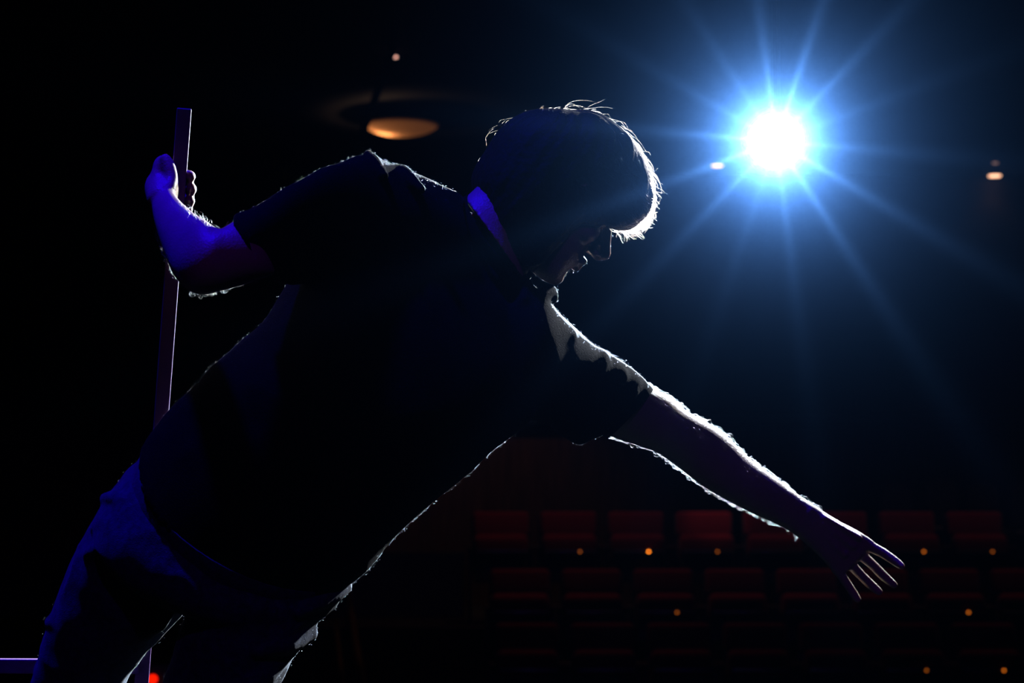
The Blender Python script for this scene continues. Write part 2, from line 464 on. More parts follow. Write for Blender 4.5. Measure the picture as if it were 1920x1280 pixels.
# dark rounded seat backs standing behind the top row
def tall_chair(px, py, label, pale=False):
    D = 16.6; top = P(px, py, D); h = top[2] - row_z[0]
    t = empty('high_back_chair', (top[0], top[1], row_z[0]))
    b = MB(); W = 0.25
    prof = [(-W / 2, h - 0.36), (W / 2, h - 0.36), (W / 2, h - 0.10)] + [(W / 2 * math.cos(a), h - 0.10 + 0.10 * math.sin(a)) for a in np.linspace(0.15, math.pi - 0.15, 12)] + [(-W / 2, h - 0.10)]
    V = [(x, -0.03, z) for x, z in prof] + [(x, 0.03, z) for x, z in prof]; n = len(prof)
    Fc = [tuple(range(n)), tuple(range(2 * n - 1, n - 1, -1))] + [(i, n + i, n + (i + 1) % n, (i + 1) % n) for i in range(n)]
    b.raw((V, Fc)); b.build('backrest', M['plastic'], t)
    s = MB().box((0, -0.17, h - 0.42), (0.34, 0.34, 0.06), 0.025, None, 3); s.build('seat', M['plastic'], t)
    for sx in (-1, 1):
        for sy in (-0.30, -0.02):
            MB().cyl((sx * 0.14, sy, 0), (sx * 0.13, sy, h - 0.44), 0.012, n=12).build('leg', M['fixture'], t)
    if pale:
        MB().sphere((0.005, -0.045, h - 0.045), 0.03, (1.3, 0.5, 0.9)).build('headrest_pad', M['pad'], t)['label'] = 'pale pinkish pad'
    tag(t, label, 'chair', 'dark rounded chairs behind the top row')


M['pad'] = mat('pale_pink_pad', (0.55, 0.36, 0.33), 0.7, noise_scale=30)
tall_chair(1680, 905, 'black round-backed chair, furthest left of those behind the top row')
tall_chair(1766, 897, 'black round-backed chair with a pale pinkish patch at its top')
tall_chair(1842, 903, 'black round-backed chair just right of the one with the pale patch')
tall_chair(1922, 905, 'black round-backed chair at the right edge of the photo')

# ------------------------------------------------------------------ the stage light facing the camera
t = empty('spotlight', tuple(LAMP))
aim = (Vector((0, 0, CAM_Z)) - Vector(LAMP)).normalized()
v = Vector((0, 0, 0))
MB().cyl(v - aim * 0.07, v - aim * 0.36, 0.106, 0.080, 40).cyl(v - aim * 0.36, v - aim * 0.42, 0.075, 0.045, 40).build('housing', M['fixture'], t)
MB().cyl(v - aim * 0.07, v - aim * 0.055, 0.085, 0.079, 40).build('lens', M['lens'], t)
MB().cyl(v - aim * 0.03, v - aim * 0.072, 0.106, 0.106, 40, caps=False).build('snout', M['fixture'], t)
side = aim.cross(Vector((0, 0, 1))).normalized(); upv = side.cross(aim)
y = MB(); pc = v - aim * 0.22
y.box(pc + Vector((0, 0, 0.10)), (0.03, 0.05, 0.06), 0.004); y.build('yoke', M['fixture'], t)
tag(t, 'dazzling white stage spotlight hanging in front of the seats, its beam turned on the camera', 'spotlight')
dr = MB(); dr.cyl(pc + Vector((0, 0, 0.10)), (pc.x, pc.y, ZC - LAMP[2]), 0.012, n=14); dr.build('drop_arm', M['fixture'], t)

# blue wash lamp above the stage, outside the picture on the left
t = empty('wash_light', tuple(BLUE_LAMP))
a2 = (Vector(P(480, 560, 2.6)) - Vector(BLUE_LAMP)).normalized()
MB().cyl(-a2 * 0.10, -a2 * 0.30, 0.11, 0.10, 32).build('housing', M['fixture'], t)
MB().cyl(-a2 * 0.10, -a2 * 0.085, 0.10, 0.09, 32).build('lens', M['blue_lens'], t)
MB().box(-a2 * 0.2 + Vector((0, 0, 0.05)), (0.04, 0.04, 0.18), 0.005).build('hanger', M['fixture'], t)
tag(t, 'blue stage wash lamp hanging over the stage', 'stage light')


t = empty('side_light', tuple(SIDE_LAMP))
a2 = (Vector((0.1, 2.7, 1.0)) - Vector(SIDE_LAMP)).normalized()
MB().cyl(-a2 * 0.10, -a2 * 0.34, 0.10, 0.085, 32).build('housing', M['fixture'], t)
MB().cyl(-a2 * 0.10, -a2 * 0.085, 0.09, 0.08, 32).build('lens', M['lens'], t)
MB().box(-a2 * 0.2 + Vector((0, 0, 0.36)), (0.04, 0.04, 0.62), 0.005).build('hanger', M['fixture'], t)
tag(t, 'white stage lamp hanging at the right, raking across the person from behind', 'stage light')
t = empty('wash_light', tuple(VIOLET_LAMP))
a2 = (Vector(P(620, 560, 2.65)) - Vector(VIOLET_LAMP)).normalized()
MB().cyl(-a2 * 0.10, -a2 * 0.30, 0.11, 0.10, 32).build('housing', M['fixture'], t)
MB().cyl(-a2 * 0.10, -a2 * 0.085, 0.10, 0.09, 32).build('lens', M['blue_lens'], t)
MB().box(-a2 * 0.2 + Vector((0, 0, 0.2)), (0.04, 0.04, 0.28), 0.005).build('hanger', M['fixture'], t)
tag(t, 'dim violet wash lamp hanging upstage, behind the camera', 'stage light')


# ------------------------------------------------------------------ ceiling lights
def downlight(name, px, py, zc, r, label, lens, power, col=(1.0, 0.55, 0.28), angle=100):
    d0 = P(px, py, 1.0) - np.array((0, 0, CAM_Z)); D = (zc - CAM_Z) / d0[2]; c = P(px, py, D)
    t = empty(name, tuple(c))
    rg = MB(); rg.cyl((0, 0, 0.0), (0, 0, 0.012), r * 1.22, r * 1.25, 40); rg.build('trim_ring', M['fixture'], t)
    MB().cyl((0, 0, -0.008), (0, 0, 0.002), r, r, 40).build('diffuser', lens, t)
    tag(t, label, 'ceiling light', 'round lights in the ceiling')
    if power: spot(name + '_beam', (c[0], c[1], c[2] - 0.03), (c[0], c[1], 0), power, col, angle, 0.6, r)
    return t


far = mat('warm_diffuser_far', (0.9, 0.7, 0.5), 0.4, noise_scale=10, noise_amt=0.03, emit=(1.0, 0.52, 0.30), emit_strength=2.6)
mid = mat('warm_diffuser_mid', (0.9, 0.7, 0.5), 0.4, noise_scale=10, noise_amt=0.03, emit=(1.0, 0.52, 0.32), emit_strength=0.9)
dot = mat('warm_diffuser_small', (0.9, 0.7, 0.5), 0.4, noise_scale=10, noise_amt=0.03, emit=(1.0, 0.48, 0.38), emit_strength=2.0)
downlight('ceiling_downlight', 1865, 329, ZC - 0.02, 0.058, 'small warm round downlight in the ceiling near the right edge of the photo', far, 0.6)
downlight('ceiling_downlight', 1345, 310, ZC - 0.02, 0.050, 'small warm round downlight in the ceiling left of the spotlight', far, 0.6)
downlight('ceiling_downlight', 740, 106, ZC - 0.02, 0.020, 'tiny pinkish light in the ceiling above the wide warm dish', dot, 0)
downlight('ceiling_downlight', 1866, 305, ZC - 0.02, 0.026, 'dim violet speck of a light just above the right-hand downlight', M['dim_lens'], 0)
# wide shallow dish with its bulb off to one side
d0 = P(752, 229, 1.0) - np.array((0, 0, CAM_Z)); Dd = (ZC - 0.05 - CAM_Z) / d0[2]; c = P(752, 229, Dd)
t = empty('dish_light', tuple(c)); R0 = 0.31
V, Fc = [], []
rings = 10; seg = 48
for i in range(rings + 1):
    a = i / rings; rr = R0 * a
    for j in range(seg):
        V.append((rr * math.cos(2 * math.pi * j / seg), rr * math.sin(2 * math.pi * j / seg), -0.105 + 0.08 * a ** 3))
for i in range(rings):
    for j in range(seg):
        q = (j + 1) % seg; Fc.append((i * seg + j, i * seg + q, (i + 1) * seg + q, (i + 1) * seg + j))
dish = mesh_obj('shade', V, Fc, None, t)
sol = dish.modifiers.new('thickness', 'SOLIDIFY'); sol.thickness = 0.004
gm = bpy.data.materials.new('opal_glass'); gm.use_nodes = True; nt = gm.node_tree
for n_ in list(nt.nodes): nt.nodes.remove(n_)
oo = nt.nodes.new('ShaderNodeOutputMaterial'); tr = nt.nodes.new('ShaderNodeBsdfTranslucent'); tr.inputs[0].default_value = (0.85, 0.62, 0.42, 1)
df = nt.nodes.new('ShaderNodeBsdfDiffuse'); df.inputs[0].default_value = (0.3, 0.22, 0.16, 1); mx = nt.nodes.new('ShaderNodeMixShader'); mx.inputs[0].default_value = 0.3
nt.links.new(tr.outputs[0], mx.inputs[1]); nt.links.new(df.outputs[0], mx.inputs[2]); nt.links.new(mx.outputs[0], oo.inputs['Surface'])
dish.data.materials.append(gm)
MB().cyl((0, 0, -0.005), (0, 0, 0.04), R0 * 1.0, R0 * 1.03, 48).build('mount', M['drape'], t)
pl = bpy.data.lights.new('dish_bulb', 'POINT'); po = bpy.data.objects.new('dish_bulb', pl); C.objects.link(po)
po.location = (c[0] - 0.13, c[1] + 0.02, c[2] - 0.055); pl.energy = 2.6; pl.color = (1.0, 0.60, 0.36); pl.shadow_soft_size = 0.01
tag(t, 'wide shallow dish lamp glowing warm orange under the ceiling, above the raised arm', 'ceiling light')
# black hanger crossing in front of the dish
t = empty('hanging_pipe', tuple(P(712, 150, 12.5)))
o_ = Vector(P(712, 150, 12.5))
tp = P(726, 60, 12.5)
MB().cyl(Vector(P(675, 262, 12.5)) - o_, Vector(P(735, 98, 12.5)) - o_, 0.025, n=16).cyl(Vector(P(735, 98, 12.5)) - o_, Vector((P(735, 98, 12.5)[0], P(735, 98, 12.5)[1], ZC)) - o_, 0.025, n=16).build('pipe', M['fixture'], t)
MB().box(Vector(P(673, 268, 12.5)) - o_, (0.08, 0.08, 0.08), 0.01).build('bracket', M['fixture'], t)
tag(t, 'thin black slanting pipe crossing in front of the warm dish lamp', 'pipe')

# warm pools on the back wall and one seat
spot('wall_downlight_beam', (-0.7, 17.6, 3.8), (-0.7, 18.5, 0.5), 15, (1.0, 0.55, 0.3), 80, 0.7, 0.06)
ps = P(1345, 962, 15.3)
for hx_, pw in ((0.6, 17.0), (3.6, 13.0)):
    hl = spot('house_light_beam', (hx_, row_y[0] - 0.75, 3.85), (hx_, row_y[0] - 0.1, 0.7), pw, (1.0, 0.45, 0.35), 78, 0.8, 0.05)
spot('seat_pool_beam', (ps[0] + 0.1, ps[1] - 0.5, 3.8), (ps[0], ps[1] + 0.05, ps[2]), 34, (1.0, 0.5, 0.4), 11, 0.8, 0.03)

# ------------------------------------------------------------------ aisle handrail
t = empty('aisle_handrail', (0, 0, 0))
def rail(a, b, r=0.024):
    return MB().cyl(a, b, r, n=16)
A1, A2 = P(652, 1105, 13.4), P(684, 1300, 9.4); B1, B2 = P(627, 1140, 13.4), P(645, 1300, 9.4)
ext = lambda a, b, s: b + (b - a) * s
t.location = (float(A2[0]), float(A2[1]), -1.2); o_ = np.array(t.location)
rail(A1 - o_, ext(A1, A2, 0.15) - o_, 0.02).build('top_rail', M['brass'], t)
rail(B1 - o_, ext(B1, B2, 0.15) - o_, 0.014).build('lower_rail', M['brass'], t)
for s in (0.08, 0.55, 1.1):
    pA = A1 + (A2 - A1) * s; pB = B1 + (B2 - B1) * s
    p = MB(); p.cyl((pA[0] - o_[0], pA[1] - o_[1], 0.0 if s > 0.2 else row_z[2] + 1.2), (pA[0] - o_[0], pA[1] - o_[1], pA[2] - o_[2]), 0.016, n=12); p.cyl(pA - o_, pB - o_, 0.008, n=10)
    p.build('post', M['fixture'], t)
tag(t, 'brown double handrail running down the aisle beside the seats', 'handrail')
ra = P(655, 1200, 11.3)
spot('aisle_beam', (ra[0] - 0.8, ra[1] - 0.5, 3.8), (ra[0] - 0.1, ra[1], 0), 10, (1.0, 0.5, 0.3), 40, 0.7, 0.05)

# small floor unit with a red indicator, beyond the legs
pb = P(286, 1273, 7.5)
t = empty('floor_speaker', (pb[0], pb[1], -1.2))
MB().box((0, 0.15, (pb[2] + 1.2 + 0.06) / 2), (0.36, 0.28, pb[2] + 1.2 + 0.06), 0.015).build('cabinet', M['plastic'], t)
MB().cyl((0.0, 0.012, pb[2] + 1.2), (0.0, -0.008, pb[2] + 1.2), 0.018, n=24).build('indicator_light', M['red_lens'], t)
tag(t, 'black floor cabinet with a red glowing indicator, seen between the legs', 'speaker')

# ------------------------------------------------------------------ the upright bar and its low rail
U0 = P(345.5, 203, 2.668); U1 = P(268, 1245, 2.74)
ud = (U1 - U0) / np.linalg.norm(U1 - U0); U2 = U0 + ud * ((U0[2] - 0.012) / -ud[2])
base_pt = np.array((U2[0], U2[1], 0.0))
rail_root = empty('metal_frame', tuple(base_pt))
def bar(a, b, wx, wy, name, flip=False):
    d = Vector(b - a); up = d.normalized()
    xx = (Vector(RIGHT) - up * up.dot(Vector(RIGHT))).normalized() if not flip else (Vector(FWD) - up * up.dot(Vector(FWD))).normalized()
    yy = up.cross(xx)
    rot = Matrix((xx, yy, up)).transposed()
    return MB().box(Vector((a + b) / 2 - base_pt), (wx, wy, d.length), 0.0015, rot).build(name, M['pole'], rail_root, smooth=False)
bar(U0, U2, 0.0195, 0.0042, 'upright')
rp = P(262, 1249, 2.738)
bar(rp + np.array((0.0, 0, 0)), rp + np.array((-0.95, 0, 0.004)), 0.012, 0.0195, 'cross_rail', True)
q = rp + np.array((-0.94, 0, 0)); bar(q + np.array((0, 0, 0.0)), np.array((q[0], q[1], 0.012)), 0.0195, 0.014, 'post')
for p_, nm in ((U2, 'foot'), (np.array((q[0], q[1], 0.012)), 'foot')):
    MB().box(Vector((p_[0] - base_pt[0], p_[1] - base_pt[1], 0.006)), (0.04, 0.16, 0.012), 0.003).build(nm, M['pole'], rail_root, smooth=False)
tag(rail_root, 'violet-lit slim metal upright gripped by the leaning person, with a low rail', 'metal frame')

# ------------------------------------------------------------------ the person: back to us, leaning right, head in profile looking down
TORSO = [  # left x,y  right x,y  depth  half-depth  sag of the near side
    (288, 806, 654, 1090, 2.560, 0.122, 0.078),
    (312, 778, 703, 1050, 2.565, 0.118, 0.045),
    (348, 742, 722, 1024, 2.570, 0.116, 0.040),
    (440, 650, 793, 958, 2.590, 0.112, 0.035),
    (498, 602, 882, 879, 2.610, 0.116, 0.030),
    (535, 545, 962, 812, 2.630, 0.120, 0.030),
    (590, 460, 1008, 765, 2.650, 0.118, 0.030),
    (680, 400, 1028, 690, 2.675, 0.105, 0.030),
    (765, 378, 1016, 605, 2.700, 0.085, 0.025),
    (845, 384, 984, 542, 2.720, 0.066, 0.020),
]
SLEEVE_L = [
    (866, 369, 900, 560, 2.700, 0.068), (802, 338, 800, 560, 2.680, 0.085), (748, 317, 730, 560, 2.655, 0.088), (692, 294, 645, 545, 2.620, 0.082),
    (622, 312, 582, 535, 2.575, 0.073), (545, 350, 535, 530, 2.520, 0.066), (497, 376, 505, 524, 2.495, 0.061), (452, 400, 483, 524, 2.475, 0.058)]
SLEEVE_R = [
    (978, 522, 900, 760, 2.700, 0.078), (1020, 552, 965, 785, 2.690, 0.083), (1048, 584, 1008, 788, 2.700, 0.078), (1102, 638, 1050, 812, 2.740, 0.062),
    (1142, 665, 1085, 832, 2.770, 0.056), (1186, 695, 1112, 823, 2.790, 0.051), (1218, 723, 1131, 815, 2.810, 0.047)]
ARM_L = [
    (690, 330, 650, 500, 2.620, 0.056), (560, 372, 548, 506, 2.535, 0.052), (455, 408, 508, 517, 2.470, 0.049), (428, 422, 440, 538, 2.450, 0.048),
    (411, 429, 376, 552, 2.440, 0.047), (385, 413, 336, 528, 2.460, 0.046), (360, 397, 312, 482, 2.520, 0.040), (332, 370, 291, 418, 2.600, 0.030), (322, 350, 284, 376, 2.648, 0.023)]
ARM_R = [
    (1000, 600, 960, 730, 2.680, 0.058), (1100, 650, 1050, 780, 2.740, 0.052), (1222, 726, 1141, 816, 2.815, 0.044), (1252, 741, 1180, 830, 2.840, 0.042), (1286, 769, 1228, 846, 2.870, 0.041),
    (1334, 797, 1272, 876, 2.910, 0.040), (1368, 822, 1314, 908, 2.935, 0.039), (1402, 856, 1358, 935, 2.955, 0.036), (1450, 892, 1408, 961, 2.980, 0.030), (1500, 929, 1464, 986, 3.005, 0.023), (1540, 956, 1500, 1009, 3.020, 0.018)]
HAND_R = [(1522, 944, 1484, 998, 3.012, 0.020), (1540, 956, 1500, 1010, 3.020, 0.018), (1575, 977, 1524, 1032, 3.030, 0.0165), (1606, 993, 1548, 1056, 3.040, 0.0155), (1630, 1008, 1562, 1075, 3.048, 0.013), (1638, 1014, 1572, 1084, 3.050, 0.010)]

def trim_rows(rows, k):
    out = []
    for r in rows:
        cx, cy = (r[0] + r[2]) / 2, (r[1] + r[3]) / 2
        out.append((cx + (r[0] - cx) * k, cy + (r[1] - cy) * k, cx + (r[2] - cx) * k, cy + (r[3] - cy) * k) + tuple(r[4:]))
    return out

# ---- head frame
YAW = math.radians(13)
fi = RIGHT * 0.819 - UP * 0.574; ui = RIGHT * 0.574 + UP * 0.819
Hf = fi * math.cos(YAW) + FWD * math.sin(YAW); Hu = ui; Hl = np.cross(Hu, Hf)
HO = P(1032, 349, 2.725)
hp = lambda f, u, l=0.0: HO + Hf * f + Hu * u + Hl * l

HEAD = [  # u, front, back, half-width
    (0.098, 0.010, -0.030, 0.016), (0.093, 0.036, -0.048, 0.036), (0.078, 0.066, -0.068, 0.056), (0.055, 0.086, -0.080, 0.066), (0.030, 0.094, -0.083, 0.070),
    (0.012, 0.093, -0.081, 0.071), (-0.004, 0.088, -0.078, 0.071), (-0.020, 0.087, -0.076, 0.071), (-0.036, 0.089, -0.060, 0.068), (-0.050, 0.092, -0.042, 0.063),
    (-0.064, 0.092, -0.022, 0.057), (-0.078, 0.087, -0.004, 0.050), (-0.092, 0.086, 0.014, 0.041), (-0.103, 0.083, 0.034, 0.030), (-0.110, 0.072, 0.048, 0.014)]
hc = [hp((f + b) / 2, u) for u, f, b, w_ in HEAD]; ha = [Hf * (f - b) / 2 for u, f, b, w_ in HEAD]; hb = [Hl * w_ for u, f, b, w_ in HEAD]
head_parts = [skin_loft(catmull(hc, 4), catmull(ha, 4), catmull(hb, 4), 40, 2.25)]
hx = np.array((Hf, Hl, Hu))
head_parts += [
    tube([hp(0.090, 0.014), hp(0.098, 0.0), hp(0.108, -0.018), hp(0.116, -0.031)], [0.0070, 0.0075, 0.0085, 0.0098], 4, 14),      # nose ridge
    tube([hp(0.092, -0.012), hp(0.103, -0.030), hp(0.110, -0.036)], [0.009, 0.0115, 0.0105], 4, 14),
    ball(hp(0.100, -0.037, 0.0115), 0.0105, 0.0075, 0.0075, hx), ball(hp(0.100, -0.037, -0.0115), 0.0105, 0.0075, 0.0075, hx),      # wings
    tube([hp(0.090, 0.019, -0.045), hp(0.099, 0.021, -0.02), hp(0.099, 0.018, 0.0), hp(0.099, 0.021, 0.02), hp(0.090, 0.019, 0.045)], [0.006, 0.008, 0.007, 0.008, 0.006], 4, 12),   # brow
    tube([hp(0.086, -0.0615, -0.024), hp(0.096, -0.0575, -0.009), hp(0.0965, -0.0585, 0), hp(0.096, -0.0575, 0.009), hp(0.086, -0.0615, 0.024)], [0.003, 0.0055, 0.0055, 0.0055, 0.003], 4, 12),    # upper lip
    tube([hp(0.086, -0.0645, -0.022), hp(0.0935, -0.0685, -0.009), hp(0.0945, -0.069, 0), hp(0.0935, -0.0685, 0.009), hp(0.086, -0.0645, 0.022)], [0.003, 0.0055, 0.006, 0.0055, 0.003], 4, 12),  # lower lip
    ball(hp(0.077, -0.096), 0.0130, 0.019, 0.013, hx),                                                                            # chin
    ball(hp(0.060, -0.022, 0.044), 0.026, 0.022, 0.020, hx), ball(hp(0.060, -0.022, -0.044), 0.026, 0.022, 0.020, hx),              # cheeks
    ball(hp(0.077, 0.000, 0.031), 0.0125, 0.016, 0.010, hx), ball(hp(0.077, 0.000, -0.031), 0.0125, 0.016, 0.010, hx),              # lowered lids
]
for s in (1, -1):      # ears
    e0 = hp(-0.004, 0.0, s * 0.071)
    ring = [e0 + Hf * (0.016 * math.cos(a) - 0.006 * math.sin(a)) + Hu * (0.031 * math.sin(a)) + Hl * s * (0.004 - 0.003 * math.cos(a)) for a in np.linspace(-1.9, 3.6, 12)]
    head_parts += [tube(ring, [0.0045] * 12, 2, 10), ball(e0, 0.013, 0.005, 0.025, hx), ball(e0 - Hu * 0.030 + Hf * 0.006 + Hl * s * 0.004, 0.007, 0.005, 0.008, hx)]
# neck: from the skull base down into the shoulders
neck = sections([(870, 372, 985, 530, 2.712, 0.066), (892, 352, 988, 512, 2.718, 0.060), (925, 320, 1005, 490, 2.722, 0.060), (960, 290, 1040, 470, 2.725, 0.060)], 1, 1, 5)

# ---- hands
def finger(pts, rs, n=5): return tube([P(*p) for p in pts], rs, n, 14)
right_hand = [sections(HAND_R, 1, 1, 5, 2.4, round_cap=0.006),
    finger([(1600, 1002, 3.040), (1625, 1020, 3.049), (1656, 1037, 3.056), (1678, 1052, 3.058), (1690, 1061, 3.057)], [0.0090, 0.0088, 0.0080, 0.0074, 0.0062]),
    finger([(1585, 1017, 3.042), (1610, 1037, 3.053), (1634, 1057, 3.062), (1657, 1080, 3.066), (1676, 1096, 3.064)], [0.0090, 0.0088, 0.0080, 0.0078, 0.0064]),
    finger([(1570, 1032, 3.042), (1591, 1053, 3.052), (1613, 1077, 3.060), (1635, 1098, 3.063), (1648, 1109, 3.061)], [0.0090, 0.0086, 0.0080, 0.0076, 0.0064]),
    finger([(1553, 1046, 3.040), (1569, 1066, 3.048), (1588, 1094, 3.055), (1602, 1115, 3.056), (1608, 1123, 3.054)], [0.0085, 0.0078, 0.0074, 0.0070, 0.0060]),
    finger([(1530, 985, 3.035), (1562, 1008, 3.060), (1590, 1028, 3.078), (1610, 1042, 3.086)], [0.011, 0.0105, 0.0092, 0.0078]),      # thumb, under the palm
    ball(P(1557, 1005, 3.048), 0.022, 0.014, 0.018)]
# tendons on the back of the hand
for a, b in (((1545, 968), (1612, 1008)), ((1540, 980), (1600, 1024)), ((1532, 990), (1584, 1040))):
    right_hand.append(tube([P(a[0], a[1], 3.008), P((a[0] + b[0]) / 2, (a[1] + b[1]) / 2, 3.018), P(b[0], b[1], 3.030)], [0.003, 0.0034, 0.005], 4, 8))
left_hand = [
    tube([P(303, 372, 2.640), P(304, 352, 2.668), P(304, 345, 2.700)], [0.020, 0.0235, 0.020], 4, 18),
    ball(P(303, 350, 2.690), 0.0150, 0.046, 0.034, np.array((RIGHT, FWD, UP))),
    ball(P(307, 318, 2.676), 0.0150, 0.024, 0.020, np.array((RIGHT, FWD, UP))),
    finger([(306, 322, 2.712), (318, 326, 2.7255), (340, 329, 2.7160), (354, 330, 2.694), (356, 331, 2.680)], [0.0098, 0.0092, 0.0088, 0.0085, 0.0076]),
    finger([(306, 346, 2.716), (318, 349, 2.7290), (340, 352, 2.7190), (356, 354, 2.696), (358, 355, 2.681)], [0.0098, 0.0094, 0.0090, 0.0087, 0.0078]),
    finger([(307, 369, 2.714), (318, 371, 2.7260), (340, 374, 2.7165), (353, 376, 2.694), (355, 377, 2.680)], [0.0098, 0.0092, 0.0088, 0.0086, 0.0076]),
    finger([(309, 388, 2.706), (320, 390, 2.7180), (338, 392, 2.7120), (350, 393, 2.694), (352, 394, 2.684)], [0.0088, 0.0082, 0.0078, 0.0076, 0.0068]),
    finger([(304, 376, 2.636), (314, 358, 2.640), (321, 336, 2.650), (316, 312, 2.656), (310, 299, 2.658)], [0.0125, 0.0115, 0.0095, 0.0095, 0.0082]),   # thumb along the bar
]

def leg(rows, r_scale=1.0, n=5):
    return tube([P(x, y, D) for x, y, D, r in rows], [r / F * D * r_scale for x, y, D, r in rows], n, 28)
LEG_R = [(505, 1060, 2.545, 128), (470, 1150, 2.535, 116), (428, 1240, 2.535, 104), (372, 1380, 2.545, 90), (312, 1540, 2.565, 77), (272, 1740, 2.60, 72), (248, 1945, 2.62, 58)]
LEG_L = [(338, 960, 2.575, 130), (247, 1085, 2.590, 115), (170, 1215, 2.620, 87), (130, 1330, 2.655, 79), (105, 1440, 2.680, 74), (66, 1640, 2.65, 70), (14, 1915, 2.62, 57)]
PELVIS = [(266, 860, 650, 1094, 2.560, 0.118, 0.055), (228, 900, 642, 1112, 2.560, 0.124, 0.05), (202, 934, 628, 1122, 2.562, 0.128, 0.045), (186, 985, 602, 1142, 2.562, 0.118, 0.04), (225, 1040, 560, 1160, 2.56, 0.090, 0.03)]
WAIST = [(440, 650, 793, 958, 2.590, 0.105, 0.035), (348, 742, 712, 1024, 2.570, 0.108, 0.04), (300, 800, 690, 1060, 2.565, 0.112, 0.045), (264, 864, 648, 1092, 2.560, 0.116, 0.055)]

body_parts = head_parts + [neck, sections(trim_rows(TORSO, 0.90), 1, 0.90, 5), sections(trim_rows(WAIST, 0.975), 1, 0.93, 5), sections(trim_rows(PELVIS, 0.93), 1, 0.9, 5),
    sections(trim_rows(SLEEVE_L[:5], 0.86), 1, 0.86, 4), sections(trim_rows(SLEEVE_R[:5], 0.86), 1, 0.86, 4), sections(ARM_L, 1, 1, 5, 2.1), sections(ARM_R, 1, 1, 5, 2.1),
    leg(LEG_R, 0.86), leg(LEG_L, 0.86)] + right_hand + left_hand
for row in (LEG_R, LEG_L):    # feet, toes away from us
    x, y, D, r = row[-1]; a = P(x, y, D); a = np.array((a[0], a[1], 0.085))
    body_parts.append(tube([a + np.array((0, 0, 0.08)), a + np.array((0, 0, 0.0)), a + np.array((0.01, 0.06, -0.03)), a + np.array((0.02, 0.14, -0.050))], [0.034, 0.032, 0.026, 0.015], 4, 16))
person = fuse('person', body_parts, 0.0024, 7, M['skin'])
tag(person, 'person in black T-shirt leaning right, gripping a metal bar, one arm stretched down', 'person')

# ---- T-shirt
folds = []
def fold(pts, r):
    folds.append(tube([P(*p) for p in pts], r, 4, 10))
fold([(1012, 560, 2.655), (1030, 545, 2.690), (1040, 560, 2.715)], [0.006, 0.010, 0.008])
fold([(985, 560, 2.640), (984, 535, 2.680), (978, 522, 2.715)], [0.006, 0.009, 0.007])
fold([(1062, 660, 2.670), (1070, 630, 2.685), (1066, 622, 2.72)], [0.005, 0.008, 0.006])
fold([(1118, 700, 2.712), (1132, 676, 2.735), (1126, 664, 2.765)], [0.005, 0.009, 0.0075])
fold([(1160, 722, 2.738), (1168, 702, 2.755), (1158, 692, 2.785)], [0.004, 0.007, 0.006])
fold([(1190, 740, 2.752), (1196, 722, 2.775), (1190, 712, 2.80)], [0.004, 0.006, 0.006])
fold([(722, 330, 2.575), (700, 303, 2.60), (690, 290, 2.63)], [0.005, 0.008, 0.007])
fold([(790, 356, 2.592), (762, 330, 2.62), (752, 319, 2.65)], [0.005, 0.009, 0.007])
fold([(700, 1030, 2.535), (712, 1018, 2.56), (718, 1014, 2.60)], [0.006, 0.008, 0.006])
shirt = fuse('shirt', [sections(TORSO, 1, 1, 6, 2.15, seg=44), sections(SLEEVE_L, 1, 1, 6), sections(SLEEVE_R, 1, 1, 6)] + folds, 0.0035, 14, M['shirt'], person)
crumple(shirt, 0.0030, 0.10, (1.0, 1.0, 0.55), 3.0)
shirt['label'] = 'black cotton T-shirt'
# ribbed collar round the neck
def ring_tube(L, R, D, hd, sag, r, k=1.0, n=40):
    Lp, Rp = P(L[0], L[1], D), P(R[0], R[1], D); c0 = (Lp + Rp) / 2; a = (Rp - Lp) / 2 * k
    ax = np.cross(a, FWD); ax /= np.linalg.norm(ax); b = FWD * hd + ax * sag
    pts = [c0 + a * math.cos(t_) + b * math.sin(t_) for t_ in np.linspace(0, 2 * math.pi, n, endpoint=False)]
    V, Fc, seg = [], [], 10
    for i in range(n):
        T = pts[(i + 1) % n] - pts[i - 1]; T /= np.linalg.norm(T); out = pts[i] - c0; out -= T * np.dot(out, T); out /= np.linalg.norm(out); w_ = np.cross(T, out)
        for j in range(seg):
            th = 2 * math.pi * j / seg; V.append(pts[i] + out * r[0] * math.cos(th) + w_ * r[1] * math.sin(th))
    for i in range(n):
        for j in range(seg):
            Fc.append((i * seg + j, i * seg + (j + 1) % seg, ((i + 1) % n) * seg + (j + 1) % seg, ((i + 1) % n) * seg + j))
    return V, Fc
MB().raw(ring_tube((872, 371), (984, 528), 2.715, 0.066, 0.020, (0.0025, 0.009))).build('collar', M['shirt'], shirt)
MB().raw(ring_tube((453, 401), (484, 523), 2.4755, 0.0575, 0.0, (0.0022, 0.008))).build('cuff', M['shirt'], shirt)
MB().raw(ring_tube((1217, 723), (1132, 814), 2.8095, 0.0465, 0.0, (0.0022, 0.008))).build('cuff', M['shirt'], shirt)

